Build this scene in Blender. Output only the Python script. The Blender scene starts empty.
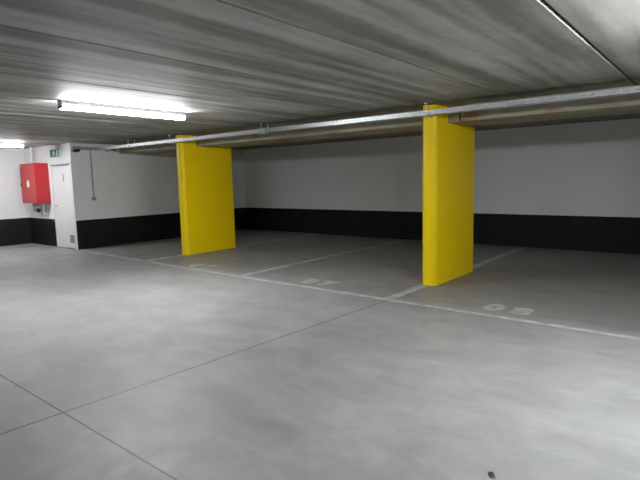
import bpy, bmesh, math, random
from mathutils import Vector, Matrix
random.seed(4)
sc = bpy.context.scene
C = sc.collection
H = 1.5
CEIL = 2.435
XL, XS, XR = -14.15, -11.6, 9.0          # left wall, side wall of the bays, far right wall
YF, YD, YB = -7.0, 5.42, 10.65           # wall behind, door wall, back wall

# ---------------------------------------------------------------- materials
def mat(name, col=(.8, .8, .8), rough=.5, metal=0., spec=.5, emit=None, strength=0):
    m = bpy.data.materials.new(name); m.use_nodes = True
    b = m.node_tree.nodes['Principled BSDF']
    b.inputs['Base Color'].default_value = (*col, 1)
    b.inputs['Roughness'].default_value = rough
    b.inputs['Metallic'].default_value = metal
    b.inputs['Specular IOR Level'].default_value = spec
    if emit:
        b.inputs['Emission Color'].default_value = (*emit, 1)
        b.inputs['Emission Strength'].default_value = strength
    return m

class N:
    """small helper for building node trees"""
    def __init__(s, m):
        s.t = m.node_tree; s.b = s.t.nodes['Principled BSDF']
        s.pos = s.t.nodes.new('ShaderNodeNewGeometry').outputs['Position']
    def new(s, kind, **kw):
        n = s.t.nodes.new(kind)
        for k, v in kw.items(): setattr(n, k, v)
        return n
    def put(s, sock, v):
        if isinstance(v, bpy.types.NodeSocket): s.t.links.new(v, sock)
        else: sock.default_value = v
    def vec(s, scale=(1, 1, 1), rot=(0, 0, 0), src=None, loc=(0, 0, 0)):
        n = s.new('ShaderNodeMapping')
        n.inputs['Scale'].default_value = scale; n.inputs['Rotation'].default_value = rot
        n.inputs['Location'].default_value = loc
        s.t.links.new(src or s.pos, n.inputs['Vector']); return n.outputs[0]
    def noise(s, v, scale=1, detail=4, rough=.5, dist=0):
        n = s.new('ShaderNodeTexNoise')
        s.t.links.new(v, n.inputs['Vector'])
        n.inputs['Scale'].default_value = scale; n.inputs['Detail'].default_value = detail
        n.inputs['Roughness'].default_value = rough; n.inputs['Distortion'].default_value = dist
        return n.outputs['Fac']
    def ramp(s, f, stops):
        n = s.new('ShaderNodeValToRGB'); s.t.links.new(f, n.inputs[0])
        e = n.color_ramp.elements
        while len(e) < len(stops): e.new(.5)
        for el, (p, c) in zip(e, stops):
            el.position = p
            el.color = (*c, 1) if hasattr(c, '__len__') else (c, c, c, 1)
        return n.outputs[0]
    def mix(s, f, a, b, mode='MIX'):
        n = s.new('ShaderNodeMix', data_type='RGBA', blend_type=mode)
        s.put(n.inputs[0], f)
        for i, v in ((6, a), (7, b)):
            s.put(n.inputs[i], v if isinstance(v, bpy.types.NodeSocket) else (*v, 1))
        return n.outputs[2]
    def math(s, op, a, b=0.):
        n = s.new('ShaderNodeMath', operation=op); s.put(n.inputs[0], a); s.put(n.inputs[1], b); return n.outputs[0]
    def maprange(s, v, a, b, c=0., d=1.):
        n = s.new('ShaderNodeMapRange'); n.clamp = True
        s.put(n.inputs[0], v)
        for i, x in enumerate((a, b, c, d)): n.inputs[i+1].default_value = x
        return n.outputs[0]
    def xyz(s):
        n = s.new('ShaderNodeSeparateXYZ'); s.t.links.new(s.pos, n.inputs[0]); return n.outputs
    def bump(s, h, strength=.2, dist=.01):
        n = s.new('ShaderNodeBump'); n.inputs['Strength'].default_value = strength
        n.inputs['Distance'].default_value = dist
        s.t.links.new(h, n.inputs['Height']); s.t.links.new(n.outputs[0], s.b.inputs['Normal'])
    def color(s, c): s.t.links.new(c, s.b.inputs['Base Color'])

def concrete_floor_color(n):
    """power-floated concrete: the aisle is paler than the bays"""
    big = n.noise(n.vec((1, 1.5, 1), (0, 0, .5)), .75, 6, .62, .6)
    streak = n.noise(n.vec((.8, 1.4, 1), (0, 0, -.25)), 2.6, 8, .68, .5)
    fine = n.noise(n.vec(), 9, 8, .7)
    aisle = n.ramp(big, [(.3, (.265, .266, .264)), (.5, (.31, .311, .308)), (.7, (.355, .356, .351))])
    st = n.ramp(streak, [(.36, .90), (.5, 1.), (.66, 1.09)])
    c = n.mix(1., aisle, st, 'MULTIPLY')
    fn = n.ramp(fine, [(.3, .93), (.7, 1.06)])
    c = n.mix(1., c, fn, 'MULTIPLY')
    x, y, z = n.xyz()
    bays = n.maprange(y, 5.2, 5.5)
    c = n.mix(n.math('MULTIPLY', bays, 1.), c, n.mix(1., c, BAY, 'MULTIPLY'))
    return c, fine
BAY = (.84, .83, .80)

def mk_floor():
    m = mat('polished_concrete', rough=.5, spec=.35); n = N(m)
    c, fine = concrete_floor_color(n)
    x, y, z = n.xyz()
    # saw cuts: one runs towards the bays and stops at the front line, one crosses it
    wob = n.math('MULTIPLY', n.math('SUBTRACT', n.noise(n.vec(), 1.2, 2), .5), .01)
    cx = n.math('ADD', n.math('ABSOLUTE', n.math('ADD', n.math('SUBTRACT', x, n.math('MULTIPLY', n.math('SUBTRACT', y, 1.4), .045)), 3.345)), wob)
    lx = n.math('MULTIPLY', n.math('LESS_THAN', n.math('ABSOLUTE', cx), .0075), n.math('LESS_THAN', y, 5.28))
    cy = n.math('ABSOLUTE', n.math('SUBTRACT', y, 1.375))
    ly = n.math('LESS_THAN', cy, .006)
    line = n.math('MAXIMUM', lx, ly)
    c = n.mix(n.math('MULTIPLY', line, .8), c, (.055, .055, .06))
    n.color(c)
    n.t.links.new(n.ramp(fine, [(.3, .42), (.7, .58)]), n.b.inputs['Roughness'])
    n.bump(fine, .06, .01)
    return m

def mk_marking():
    m = mat('worn_white_floor_paint', rough=.6, spec=.3); n = N(m)
    c, fine = concrete_floor_color(n)
    wear = n.noise(n.vec(), 5, 6, .7)
    f = n.ramp(wear, [(.34, .10), (.62, .55)])
    n.color(n.mix(f, c, (.80, .81, .80)))
    return m

def mk_wall():
    m = mat('white_and_black_wall_paint', rough=.75, spec=.25); n = N(m)
    x, y, z = n.xyz()
    a = n.noise(n.vec(), .9, 5, .6)
    white = n.ramp(a, [(.3, (.84, .85, .85)), (.7, (.89, .895, .89))])
    blackc = n.ramp(n.noise(n.vec((1, 1, .5)), 3, 6, .65), [(.3, (.006, .0068, .008)), (.7, (.014, .0148, .016))])
    edge = n.math('ADD', z, n.math('MULTIPLY', n.math('SUBTRACT', n.noise(n.vec(), 6, 3), .5), .008))
    band = n.math('LESS_THAN', edge, .672)
    n.color(n.mix(band, white, blackc))
    n.t.links.new(n.maprange(band, 0, 1, .75, .62), n.b.inputs['Roughness'])
    n.bump(n.noise(n.vec(), 60, 4), .05, .004)
    return m

def mk_ceiling():
    m = mat('precast_ceiling_concrete', rough=.62, spec=.3); n = N(m)
    x, y, z = n.xyz()
    fine = n.noise(n.vec((1, .45, 1)), 9, 6, .7)
    rag = n.math('MULTIPLY', n.math('SUBTRACT', fine, .5), .10)
    plank = n.math('MULTIPLY', n.math('FLOOR', n.math('DIVIDE', n.math('ADD', x, 13.65), 1.28)), 3.7)
    cmb = n.new('ShaderNodeCombineXYZ')
    n.put(cmb.inputs[0], n.math('ADD', x, rag)); n.put(cmb.inputs[1], y); n.put(cmb.inputs[2], plank)
    s1 = n.noise(n.vec((1, .05, 1), src=cmb.outputs[0]), 5.6, 2, .45, .1)      # long casting streaks
    s2 = n.noise(n.vec((1, .10, 1), (0, 0, -.02), loc=(3, 5, 0)), 13, 6, .65, .3)
    bl = n.noise(n.vec((1, .6, 1)), 1.3, 7, .68, .8)
    c = n.ramp(s1, [(.34, (.25, .248, .222)), (.45, (.33, .328, .30)), (.53, (.45, .448, .42)), (.66, (.55, .548, .525))])
    c = n.mix(1., c, n.ramp(s2, [(.33, .88), (.62, 1.06)]), 'MULTIPLY')
    c = n.mix(1., c, n.ramp(bl, [(.3, .8), (.7, 1.18)]), 'MULTIPLY')
    # damp, mouldy stains along the bearing by the beam
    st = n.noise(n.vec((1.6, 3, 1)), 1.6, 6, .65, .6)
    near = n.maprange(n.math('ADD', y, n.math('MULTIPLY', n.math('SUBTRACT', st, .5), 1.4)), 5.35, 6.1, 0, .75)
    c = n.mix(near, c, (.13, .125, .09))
    n.color(c)
    n.bump(s2, .12, .01)
    return m

def mk_beam():
    m = mat('stained_beam_concrete', rough=.7, spec=.25); n = N(m)
    a = n.noise(n.vec((.5, 1, 3)), 3, 6, .65, .4)
    c = n.ramp(a, [(.3, (.27, .255, .195)), (.55, (.42, .39, .30)), (.75, (.54, .50, .40))])
    r = n.noise(n.vec((1.0, 1, 1.5), loc=(7, 0, 0)), 1.9, 4, .6, .3)
    f = n.ramp(r, [(.58, 0.), (.68, .75)])
    n.color(n.mix(f, c, (.30, .13, .035)))
    n.bump(a, .15, .01)
    return m

def mk_yellow():
    m = mat('yellow_gloss_paint', rough=.42, spec=.25); n = N(m)
    a = n.noise(n.vec(), 2.5, 5, .6)
    n.color(n.ramp(a, [(.3, (.90, .635, .001)), (.7, (.95, .675, .002))]))
    return m

def mk_galv():
    m = mat('galvanised_steel', rough=.42, metal=.55); n = N(m)
    v = n.new('ShaderNodeTexVoronoi'); v.inputs['Scale'].default_value = 26
    n.t.links.new(n.pos, v.inputs['Vector'])
    n.color(n.ramp(v.outputs['Distance'], [(0., (.86, .88, .91)), (.7, (.66, .68, .72))]))
    return m

M = dict(floor=mk_floor(), mark=mk_marking(), wall=mk_wall(), ceil=mk_ceiling(), beam=mk_beam(), yellow=mk_yellow(), galv=mk_galv(),
    tube=mat('luminaire_diffuser', (.9, .9, .9), .4, emit=(.955, .985, 1.0), strength=160),
    tube_dim=mat('dim_luminaire_diffuser', (.9, .9, .9), .4, emit=(.97, .985, 1.0), strength=80),  # same diffuser with weaker emission, so the corner wall does not clip
    housing=mat('luminaire_housing', (.55, .56, .57), .45),
    red=mat('red_enamel', (.50, .020, .026), .40, spec=.5),
    redseam=mat('dark_red_seam', (.30, .008, .010), .5),
    white=mat('white_paint', (.80, .81, .82), .5),
    door=mat('white_door_enamel', (.84, .85, .86), .45),
    frame=mat('white_door_frame', (.78, .79, .80), .45),
    grey=mat('grey_plastic', (.30, .31, .31), .5),
    pgrey=mat('pale_grey_plastic', (.56, .57, .57), .45),
    mgrey=mat('mid_grey_plastic', (.42, .43, .43), .45),
    dark=mat('dark_plastic', (.035, .037, .04), .5),
    brass=mat('aged_brass', (.42, .38, .30), .4, .8),
    green=mat('exit_green', (.012, .17, .115), .5),
    pict=mat('exit_white', (.80, .86, .83), .5),
    steel=mat('brushed_steel', (.55, .55, .56), .35, .9),
    louver=mat('louver_grey', (.33, .34, .35), .5),
    leaf=mat('dry_dark_leaf', (.05, .047, .04), .8),
    gap=mat('joint_filler', (.03, .03, .028), .9))

# ---------------------------------------------------------------- mesh helpers
def box(bm, x0, x1, y0, y1, z0, z1, bev=0, seg=2):
    vs = [bm.verts.new(p) for p in ((x0,y0,z0),(x1,y0,z0),(x1,y1,z0),(x0,y1,z0),(x0,y0,z1),(x1,y0,z1),(x1,y1,z1),(x0,y1,z1))]
    fs = [bm.faces.new([vs[i] for i in f]) for f in ((3,2,1,0),(4,5,6,7),(0,1,5,4),(1,2,6,5),(2,3,7,6),(3,0,4,7))]
    if bev:
        es = list({e for f in fs for e in f.edges})
        bmesh.ops.bevel(bm, geom=es, offset=bev, segments=seg, affect='EDGES', profile=.5)
def tube(bm, pts, r, n=14):
    """round tube along a list of points"""
    pts = [Vector(p) for p in pts]; rings = []
    for i, p in enumerate(pts):
        d = (pts[min(i+1, len(pts)-1)] - pts[max(i-1, 0)]).normalized()
        u = d.cross(Vector((0, 0, 1)) if abs(d.z) < .9 else Vector((1, 0, 0))).normalized(); v = d.cross(u)
        rr = r[i] if isinstance(r, (list, tuple)) else r
        rings.append([bm.verts.new(p + (u*math.cos(a)+v*math.sin(a))*rr) for a in [2*math.pi*k/n for k in range(n)]])
    for a, b in zip(rings, rings[1:]):
        for k in range(n): bm.faces.new((a[k], a[(k+1) % n], b[(k+1) % n], b[k]))
    bm.faces.new(rings[0]); bm.faces.new(rings[-1])
def prism(bm, outline, axis, lo, hi):
    """outline of 2D points extruded along axis (0 x, 1 y, 2 z)"""
    def P(a, b, h): return {0: (h, a, b), 1: (a, h, b), 2: (a, b, h)}[axis]
    A = [bm.verts.new(P(a, b, lo)) for a, b in outline]; B = [bm.verts.new(P(a, b, hi)) for a, b in outline]
    n = len(A)
    bm.faces.new(A); bm.faces.new(B)
    for k in range(n): bm.faces.new((A[k], A[(k+1) % n], B[(k+1) % n], B[k]))
def link(name, bm, m, parent=None, smooth=False, origin=None):
    bmesh.ops.recalc_face_normals(bm, faces=bm.faces)
    me = bpy.data.meshes.new(name)
    if origin is None and parent is not None: origin = parent.location
    if origin is not None: bmesh.ops.translate(bm, verts=bm.verts, vec=-Vector(origin))
    bm.to_mesh(me); bm.free()
    me.materials.append(M[m] if isinstance(m, str) else m)
    if smooth:
        me.polygons.foreach_set('use_smooth', [True]*len(me.polygons))
        me.set_sharp_from_angle(angle=math.radians(35))
    o = bpy.data.objects.new(name, me); C.objects.link(o)
    if parent is not None: o.parent = parent
    elif origin is not None: o.location = origin
    return o
def nb(): return bmesh.new()
def boxo(name, m, parent, *a, bev=0, smooth=False):
    bm = nb(); box(bm, *a, bev=bev); return link(name, bm, m, parent, smooth)
def tag(o, label, cat, group=None):
    o['label'] = label; o['category'] = cat
    if group: o['group'] = group
    return o
def thing(name, loc, label, cat, group=None):
    o = bpy.data.objects.new(name, None); o.location = loc; o.empty_display_size = .1
    C.objects.link(o); return tag(o, label, cat, group)
def struct(o): o['kind'] = 'structure'; return o

# ---------------------------------------------------------------- setting
floor = struct(boxo('floor', 'floor', None, XL-.2, XR+.2, YF-.2, YB+.2, -.2, 0))
T = .2
struct(boxo('wall_left', 'wall', None, XL-T, XL, YF, YD+T, 0, CEIL+.1))
struct(boxo('wall_back', 'wall', None, XS-T, XR+T, YB, YB+T, 0, CEIL+.1))
struct(boxo('wall_right', 'wall', None, XR, XR+T, YF, YB, 0, CEIL+.1))
struct(boxo('wall_front', 'wall', None, XL-T, XR+T, YF-T, YF, 0, CEIL+.1))
struct(boxo('wall_side', 'wall', None, XS-T, XS, YD+T, YB, 0, CEIL+.1))
# wall with the door: an opening is left for the leaf
DX0, DX1, DZ = -12.66, -11.66, 2.02
bm = nb()
box(bm, XL, DX0, YD, YD+T, 0, CEIL+.1)
box(bm, DX0, XS, YD, YD+T, DZ, CEIL+.1)
box(bm, DX1, XS, YD, YD+T, 0, DZ)
wdoor = struct(link('wall_door', bm, 'wall'))
# the pier beside the door and its end are plain white down to the floor on the door side
door = struct(thing('door_1', (DX0, YD, 0), '', 'door'))
del door['label'], door['category']
bm = nb()
box(bm, DX0, DX0+.05, YD-.012, YD+.10, 0, DZ, .003); box(bm, DX1-.0, XS+.0015, YD-.012, YD-.0005, 0, DZ+.02, .0)
box(bm, DX1-.045, DX1, YD-.012, YD+.10, 0, DZ, .003); box(bm, DX0, DX1, YD-.012, YD+.10, DZ-.045, DZ, .003)
link('door_frame', bm, 'frame', door)
bm = nb()
lx0, lx1 = DX0+.053, DX1-.048
box(bm, lx0, lx1, YD+.012, YD+.055, .012, DZ-.052, .003)
link('door_leaf', bm, 'door', door)
boxo('door_gap_strip', 'dark', door, DX0+.5, DX1-.03, YD-.01, YD+.10, 0.0, .010)  # dark strip in the gap under part of the leaf
bm = nb()     # lever handle with its rose
tube(bm, [(-12.50, YD+.012, 1.0), (-12.50, YD-.002, 1.0)], .026, 20)
tube(bm, [(-12.50, YD-.002, 1.0), (-12.50, YD-.045, 1.0)], .010)
tube(bm, [(-12.51, YD-.042, 1.0), (-12.38, YD-.042, 1.0)], .010)
link('door_handle', bm, 'pgrey', door, True)
bm = nb()     # ventilation grille low on the leaf
box(bm, -11.97, -11.77, YD+.002, YD+.013, .14, .33, .003)
for k in range(7): box(bm, -11.955, -11.785, YD-.003, YD+.004, .158+k*.023, .168+k*.023)
link('door_grille', bm, 'louver', door)
boxo('door_plate', 'grey', door, -12.10, -12.065, YD+.006, YD+.013, 1.58, 1.75)
bm = nb()  # grey bar standing in for the shadow line along the door top
box(bm, DX0+.06, DX1-.10, YD-.035, YD+.012, DZ-.062, DZ-.047)
link('door_shadow_bar', bm, 'grey', door)

# ceiling: precast planks running towards the bays, with open joints between them
bm = nb()
js = [-14.3, -13.55, -12.3, -11.05, -9.8, -8.55, -7.3, -6.0, -4.73, -3.37, -2.135, -.855, .42, 1.7, 3., 4.3, 5.6, 6.9, 8.2, 9.2]
dz = {16: .004, 9: .0, 11: .005, 12: .003, 8: .002, 6: .003}
for k in range(len(js)-1):
    g = .010
    z = CEIL + dz.get(k, .0)
    x0, x1 = js[k]+g, js[k+1]-g
    ch = .005
    prism(bm, [(x0, z+ch), (x0+ch, z), (x1-ch, z), (x1, z+ch), (x1, z+.12), (x0, z+.12)], 1, YF, YB)
jx = js[1:-1]
box(bm, XL-T, XR+T, YF-T, YB+T, CEIL+.11, CEIL+.14)
ceil_o = struct(link('ceiling', bm, 'ceil'))
for x in jx: boxo('joint_filler', 'gap', ceil_o, x-.0095, x+.0095, YF+.001, YB-.001, CEIL+.022, CEIL+.10)

# ---------------------------------------------------------------- painted marks on the floor
def flat(name, x0, x1, y0, y1, label=None):
    o = boxo(name, 'mark', floor, x0, x1, y0, y1, .0002, .0022)
    if label: o['label'] = label
    return o
bm = nb()
prism(bm, [(XS+.03, 5.40), (-8.7, 5.275), (-5.2, 5.205), (-.5, 5.165), (6, 5.165), (6, 5.24), (-.5, 5.24), (-5.2, 5.28), (-8.7, 5.35), (XS+.03, 5.475)], 2, .0002, .0022)
link('bay_line', bm, 'mark', floor)['label'] = 'long worn white line across the front of the bays'
for x in (-8.69, -5.94, -3.2, -.45):
    if x in (-8.69, -3.2):
        flat('bay_line', x-.06, x+.06, 5.28, 6.19); flat('bay_line', x-.06, x+.06, 7.56, YB-.05)
    else: flat('bay_line', x-.06, x+.06, 5.28, YB-.05)
def number(txt, cx, y0):
    for k, ch in enumerate(txt):
        cu = bpy.data.curves.new('t', 'FONT'); cu.body = ch; cu.size = .39; cu.align_x = 'CENTER'
        cu.offset = .024; cu.extrude = .001
        t = bpy.data.objects.new('t', cu)
        C.objects.link(t); bpy.context.view_layer.update()
        me = bpy.data.meshes.new_from_object(t.evaluated_get(bpy.context.evaluated_depsgraph_get()))
        bpy.data.objects.remove(t)
        me.materials.clear(); me.materials.append(M['mark'])
        o = bpy.data.objects.new('bay_number', me); C.objects.link(o); o.parent = floor
        o.location = (cx + (-.15 if k == 0 else .15), y0, .0015)
        o['label'] = 'stencilled white digit %s on the floor' % ch
number('06', -7.25, 5.44); number('07', -4.57, 5.44); number('08', -1.84, 5.44)

# ---------------------------------------------------------------- yellow wall piers
def pier(cx, label):
    w = .11; r = .08; y0, y1 = 6.225, 7.56
    def outline(ya, yb, ra, rb):
        p = []
        for (qx, qy, a0, rr) in ((cx+w, ya, -90, ra), (cx+w, yb, 0, rb), (cx-w, yb, 90, rb), (cx-w, ya, 180, ra)):
            sx = 1 if qx > cx else -1; sy = 1 if qy > (ya+yb)/2 else -1
            if rr == 0: p.append((qx, qy)); continue
            ox, oy = qx - sx*rr, qy - sy*rr
            for k in range(17):
                a = math.radians(a0 + 90*k/16); p.append((ox+rr*math.cos(a), oy+rr*math.sin(a)))
        return p
    bm = nb(); prism(bm, outline(y0, y1, r, .03), 2, 0, 2.221)
    prism(bm, outline(y0, 6.595, r, 0), 2, 2.2205, CEIL-.001)
    return tag(link('concrete_pier', bm, 'yellow', None, True, origin=(cx, y0, 0)), label, 'column', 'yellow painted piers')
pier(-8.70, 'yellow painted concrete pier farther away, nearer the fire hose cabinet')
pier(-3.155, 'yellow painted concrete pier nearest the camera, between the right-hand bays')

# ---------------------------------------------------------------- beam over the piers, in three lengths
def beam(x0, x1, label):
    bm = nb(); c = .014
    z0 = 2.224
    prism(bm, [(6.6, CEIL-.001), (6.6, z0+c), (6.6+c, z0), (7.5-c, z0), (7.5, z0+c), (7.5, CEIL-.001)], 0, x0, x1)
    return tag(link('concrete_beam', bm, 'beam', None, origin=((x0+x1)/2, 7.05, z0)), label, 'beam', 'beams over the piers')
beam(XS+.001, -8.357, 'stained concrete beam length between the side wall and the farther yellow pier')
beam(-8.333, -2.889, 'stained concrete beam length spanning between the two yellow piers')
beam(-2.864, XR-.001, 'rust-stained concrete beam length running right from the nearer yellow pier')
for x in (-8.345, -2.8765):
    o = struct(boxo('trim_%d' % (1 if x < -5 else 2), 'gap', None, x-.0115, x+.0115, 6.66, 7.44, 2.26, CEIL-.002))

# ---------------------------------------------------------------- cable tray
TY0, TY1, TZ0, TZ1 = 6.05, 6.17, 2.288, 2.342
tray = thing('cable_tray', (-5, 6.11, TZ0), 'galvanised steel cable tray running along the ceiling in front of the piers', 'cable tray')
def rail(bm, x0, x1, y, t=.0025):
    """a side of the tray: two strips with a row of slots between them"""
    box(bm, x0, x1, y, y+t, TZ0, TZ0+.019); box(bm, x0, x1, y, y+t, TZ1-.019, TZ1)
    x = x0
    while x < x1-.001:
        box(bm, x, min(x+.075, x1), y, y+t, TZ0+.019, TZ1-.019); x += .10
segs = [-11.595, -8.7, -5.75, -2.95, 0, 3, 6, 8.99]
for a, b in zip(segs, segs[1:]):
    bm = nb()
    rail(bm, a, b, TY0); rail(bm, a, b, TY1-.0025)
    box(bm, a, b, TY0-.006, TY0+.003, TZ1-.003, TZ1); box(bm, a, b, TY1-.003, TY1+.006, TZ1-.003, TZ1)
    for yy in (TY0+.0025, 6.088, 6.122, TY1-.0165): box(bm, a, b, yy, yy+.014, TZ0, TZ0+.0025)
    x = a
    while x < b-.001:
        box(bm, x, min(x+.05, b), TY0+.0165, TY1-.0165, TZ0+.0003, TZ0+.0022); x += .1
    link('tray_length', bm, 'galv', tray)
for x in (2.95,):
    bm = nb(); box(bm, x-.07, x+.07, TY0-.012, TY0-.003, TZ0-.006, TZ1+.008)
    box(bm, x-.07, x+.07, TY0-.012, TY1+.008, TZ0-.008, TZ0-.001)
    link('coupling_plate', bm, 'galv', tray)
for x in (-10.2, -8.68, -6.1, -3.09, .2, 2):      # hangers: two rods from the ceiling and a cross bar
    bm = nb()
    for y in (TY0-.022, TY1+.014) if x not in (-8.68, -3.09) else (TY0-.022,):
        tube(bm, [(x, y, TZ0-.03), (x, y, CEIL-.004)], .005, 8)
        box(bm, x-.02, x+.02, y-.013, y+.013, CEIL-.010, CEIL-.001)
    box(bm, x-.02, x+.02, TY0-.034, TY1+.026, TZ0-.020, TZ0-.009)
    link('tray_hanger', bm, 'galv', tray)
boxo('splice_box', 'pgrey', tray, -6.19, -6.01, TY0-.04, TY0-.003, 2.270, 2.350, bev=.004)
bm = nb()     # cables lying in the tray
for k, (y, r) in enumerate(((6.07, .006), (6.09, .008), (6.115, .007), (6.14, .009))):
    tube(bm, [(XS+.02+i*.6, y+random.uniform(-.006, .006), TZ0+.004+r) for i in range(34)], r, 6)
tag(link('electric_cable', bm, 'grey', None, True, origin=(-5, 6.1, TZ0)), 'grey electric cables lying together in the galvanised cable tray', 'cable')['kind'] = 'stuff'

# trunking along the top of the side wall, down conduit, boxes
bm = nb()
for ya, yb in ((5.45, 6.244), (6.316, 6.449), (6.551, 6.598)): box(bm, XS-.0005, XS+.055, ya, yb, 2.285, 2.355, .004)
tr = link('wall_trunking', bm, 'grey', None, origin=(XS, 6.0, 2.285))
tag(tr, 'grey metal trunking along the top of the side wall beyond the door', 'trunking')
tr.data.materials[0] = mat('zinc_trunking', (.36, .365, .37), .45, .3)
cd = thing('wall_conduit', (XS+.02, 5.87, 1.15), 'grey vertical conduit dropping down the white side wall to a small round box', 'conduit')
bm = nb(); tube(bm, [(XS+.02, 5.87, 2.284), (XS+.02, 5.87, 1.20)], .019, 12); link('pipe', bm, 'mgrey', cd, True)
bm = nb(); tube(bm, [(XS+.001, 5.87, 1.16), (XS+.05, 5.87, 1.16)], .045, 20); tube(bm, [(XS+.05, 5.87, 1.16), (XS+.058, 5.87, 1.16)], .032, 20)
link('round_box', bm, 'grey', cd, True)
for z in (1.45, 1.85, 2.15):
    bm = nb(); box(bm, XS+.001, XS+.034, 5.852, 5.888, z, z+.02, .003); link('pipe_clip', bm, 'pgrey', cd)
for i, (y, w, lb) in enumerate(((6.28, .07, 'pale junction box on the side wall trunking, nearer the door'), (6.50, .10, 'larger pale junction box on the side wall trunking, nearer the beam'))):
    t = thing('junction_box', (XS+.057, y, 2.25), lb, 'junction box', 'junction boxes')
    boxo('box_body', 'mgrey', t, XS-.0005, XS+.11, y-w/2, y+w/2, 2.26, 2.36, bev=.008)
    bm = nb(); box(bm, XS+.109, XS+.118, y-w/2+.008, y+w/2-.008, 2.268, 2.352, .003); link('box_lid', bm, 'white', t)
    bm = nb(); tube(bm, [(XS+.082, y-w/2-.035, 2.31), (XS+.082, y-w/2+.001, 2.31)], .018, 12); link('cable_gland', bm, 'dark', t, True)
cam_t = thing('security_camera', (XS+.05, 5.53, 2.24), 'small dark and white fitting high on the wall corner beside the door', 'camera')
bm = nb(); tube(bm, [(XS-.0005, 5.53, 2.24), (XS+.03, 5.53, 2.24)], .03, 16); tube(bm, [(XS+.03, 5.53, 2.24), (XS+.075, 5.50, 2.25)], .01, 10); link('bracket', bm, 'white', cam_t, True)
bm = nb(); tube(bm, [(XS+.055, 5.60, 2.272), (XS+.085, 5.44, 2.25)], [.032, .032], 16); link('camera_body', bm, 'dark', cam_t, True)
bm = nb(); box(bm, XS+.045, XS+.11, 5.43, 5.57, 2.205, 2.222, .004); link('sun_shield', bm, 'white', cam_t)

# ---------------------------------------------------------------- luminaires
def luminaire(x, y0, y1, label, group, tb='tube'):
    t = thing('fluorescent_light', (x, (y0+y1)/2, CEIL), label, 'ceiling light', group)
    w = .05
    boxo('housing', 'housing', t, x-w, x+w, y0, y1, CEIL-.050, CEIL-.0005, bev=.004)
    bm = nb()
    out = [(x-w+.002, CEIL-.051), (x-w+.002, CEIL-.088)] + [(x-(w-.006)*math.cos(a), CEIL-.09-.010*math.sin(a)) for a in [math.pi*k/10 for k in range(11)]] + [(x+w-.002, CEIL-.088), (x+w-.002, CEIL-.051)]
    prism(bm, out, 1, y0+.02, y1-.02); link('diffuser', bm, tb, t)
    for ya, yb in ((y0, y0+.019), (y1-.019, y1)):
        boxo('end_cap', 'pgrey', t, x-w, x+w, ya, yb, CEIL-.095, CEIL-.051, bev=.004)
    return t
luminaire(-5.82, 2.64, 4.29, 'lit white fluorescent batten on the ceiling left of the centre, seen whole', 'ceiling lights over the aisle')
luminaire(-12.15, 2.96, 4.66, 'lit fluorescent batten over the corner with the red cabinet, cut by the photo edge', 'ceiling lights over the aisle', 'tube_dim')
luminaire(.02, 2.58, 4.36, 'lit fluorescent batten just beyond the right edge of the picture', 'ceiling lights over the aisle')
luminaire(6.9, 2.58, 4.36, 'assumed fluorescent batten, added farthest right along the aisle, beyond the picture', 'ceiling lights over the aisle')  # assumed lamp, added out of view to continue the row

# ---------------------------------------------------------------- fire hose cabinet
cab = thing('fire_hose_cabinet', (-13.07, 5.42, 1.07), 'red metal fire hose cabinet mounted on the white wall left of the door', 'fire cabinet')
cx0, cx1, cy0, cz0, cz1 = -13.66, -12.80, 5.10, 1.07, 2.03
boxo('cabinet_body', 'red', cab, cx0, cx1, cy0+.02, YD-.001, cz0, cz1, bev=.008)
boxo('door_seam', 'redseam', cab, cx0+.01, cx1-.01, cy0+.016, cy0+.022, cz0+.01, cz1-.01)
dr = boxo('cabinet_door', 'red', cab, cx0+.004, cx1-.004, cy0, cy0+.018, cz0+.004, cz1-.004, bev=.005)
dr.location = (0, 0, 0)
def sub(name, bm, m, smooth=False):
    o = link(name, bm, m, None, smooth, origin=cab.location); o.location = (0, 0, 0); o.parent = dr; return o
bm = nb(); box(bm, cx0+.03, cx0+.07, cy0-.018, cy0+.001, 1.48, 1.57, .004); sub('lock', bm, 'dark')
bm = nb()      # white flame and hose sign, as a small drop-shaped plate
pts = [(-13.23+.075*math.sin(a)*(1-.45*max(0, math.cos(a))), 1.545+.095*math.cos(a)) for a in [2*math.pi*k/24 for k in range(24)]]
prism(bm, pts, 1, cy0-.003, cy0+.001); sub('door_sign', bm, 'white')
bm = nb(); prism(bm, [(cx0+.05, 1.96), (cx0+.09, 1.96), (cx0+.09, 2.0), (cx0+.05, 2.0)], 1, cy0-.003, cy0+.001); sub('corner_label', bm, 'white')
pp = thing('water_pipe', (-13.5, 5.3, 2.03), 'pale vertical pipe dropping from the ceiling to the red cabinet', 'pipe')
bm = nb(); tube(bm, [(-13.42, 5.30, cz1), (-13.42, 5.30, CEIL-.001)], .028, 14); link('pipe', bm, 'white', pp, True)
bm = nb(); tube(bm, [(-13.42, 5.30, cz1+.0), (-13.42, 5.30, cz1+.03)], .036, 14); link('pipe_collar', bm, 'pgrey', pp, True)
vl = thing('hose_valve', (-13.4, 5.33, .82), 'dull metal valve and pipe stubs under the red cabinet', 'valve')
bm = nb(); tube(bm, [(-13.46, 5.30, cz0), (-13.46, 5.30, .86)], .03, 14); tube(bm, [(-13.46, 5.30, .94), (-13.46, 5.30, .86)], .045, 14)
tube(bm, [(-13.50, 5.30, .885), (-13.30, 5.30, .885)], .026, 14); link('valve_body', bm, 'steel', vl, True)
bm = nb(); tube(bm, [(-13.30, 5.30, .885), (-13.25, 5.30, .885)], .05, 14); link('valve_cap', bm, 'dark', vl, True)
bm = nb(); box(bm, -13.53, -13.30, 5.26, 5.34, .99, 1.03, .005); link('valve_flange', bm, 'grey', vl)
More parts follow.
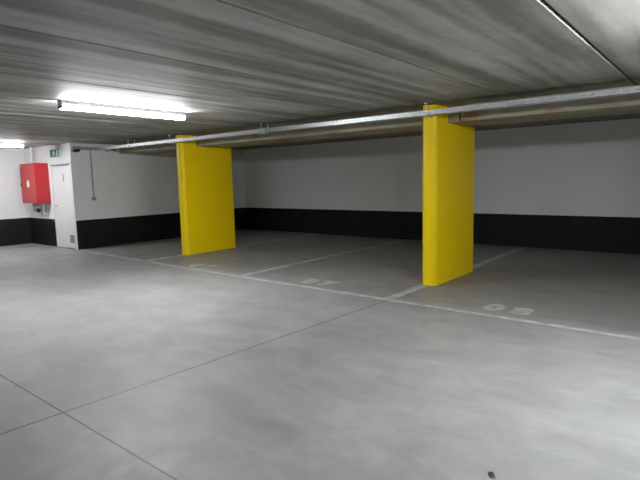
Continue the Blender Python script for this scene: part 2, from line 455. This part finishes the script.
bm = nb(); tube(bm, [(-13.08, 5.34, cz0), (-13.08, 5.34, .80)], .018, 12); tube(bm, [(-13.08, 5.34, .80), (-13.08, YD+.0005, .80)], .018, 12); link('drain_pipe', bm, 'white', vl, True)
bm = nb(); tube(bm, [(-12.95, 5.36, cz0), (-12.95, 5.36, .84)], .011, 12); link('thin_pipe', bm, 'grey', vl, True)

# ---------------------------------------------------------------- exit sign
ex = thing('exit_sign', (-12.34, YD, 2.15), 'small green and white running-man exit sign on the wall above the door', 'sign')
ex0, ex1, ez0, ez1 = -12.58, -12.10, 2.14, 2.34
boxo('sign_case', 'pict', ex, ex0, ex1, YD-.03, YD-.001, ez0, ez1, bev=.005)
boxo('sign_panel', 'green', ex, ex0+.018, ex1-.018, YD-.033, YD-.0305, ez0+.014, ez1-.014)
bm = nb()
def poly(p): prism(bm, [(ex0+a, ez0+b) for a, b in p], 1, YD-.0350, YD-.0332)
poly([(.34, .03), (.42, .03), (.42, .17), (.34, .17)])                         # doorway
tube(bm, [(ex0+.215, YD-.0350, ez0+.155), (ex0+.215, YD-.0332, ez0+.155)], .017, 14)
poly([(.185, .085), (.215, .08), (.235, .13), (.205, .14)])                    # trunk
poly([(.205, .138), (.16, .118), (.135, .09), (.148, .083), (.172, .106), (.21, .12)])
poly([(.23, .13), (.255, .105), (.285, .108), (.283, .095), (.25, .09), (.22, .112)])
poly([(.188, .09), (.17, .06), (.115, .045), (.118, .03), (.18, .044), (.212, .082)])
poly([(.20, .085), (.245, .06), (.235, .025), (.252, .022), (.266, .068), (.218, .095)])
link('pictogram', bm, 'pict', ex)
del bm

# ---------------------------------------------------------------- dry leaf on the floor
bm = nb()
pts = [(0, 0), (.018, .010), (.040, .012), (.062, .004), (.085, -.006), (.060, -.014), (.035, -.014), (.014, -.009)]
vt = [bm.verts.new((-.865+a*.6, 2.372+b*1.0-a*.3, .004+.012*math.sin(a*30)**2)) for a, b in pts]
vb = [bm.verts.new((v.co.x, v.co.y, v.co.z-.0025)) for v in vt]
bm.faces.new(vt); bm.faces.new(vb)
for k in range(len(vt)): bm.faces.new((vt[k], vt[(k+1) % len(vt)], vb[(k+1) % len(vt)], vb[k]))
tag(link('dry_leaf', bm, 'leaf', None, origin=(-.87, 2.36, .001)), 'tiny dark scrap of leaf lying alone on the open floor', 'leaf')

# ---------------------------------------------------------------- world, camera
w = bpy.data.worlds.new('dark'); sc.world = w; w.use_nodes = True
w.node_tree.nodes['Background'].inputs[0].default_value = (.02, .02, .02, 1)
f, yaw, pitch, roll = 502.599, 0.682143, 0.121275, 0.023497
fw = Vector((-math.sin(yaw)*math.cos(pitch), math.cos(yaw)*math.cos(pitch), -math.sin(pitch)))
r0 = Vector((math.cos(yaw), math.sin(yaw), 0)); d0 = fw.cross(r0)
rt = math.cos(roll)*r0 + math.sin(roll)*d0; dn = -math.sin(roll)*r0 + math.cos(roll)*d0
cd_ = bpy.data.cameras.new('camera'); co = bpy.data.objects.new('camera', cd_); C.objects.link(co)
m = Matrix.Identity(4)
for i in range(3):
    m[i][0] = rt[i]; m[i][1] = -dn[i]; m[i][2] = -fw[i]
m.translation = (0, 0, H)
co.matrix_world = m
cd_.sensor_fit = 'HORIZONTAL'; cd_.sensor_width = 36; cd_.lens = f/640*36
cd_.clip_start = .05; cd_.clip_end = 100
sc.camera = co
vs = sc.view_settings
vs.view_transform = 'Standard'; vs.look = 'None'; vs.gamma = 1; vs.use_curve_mapping = False
vs.exposure = 0.13
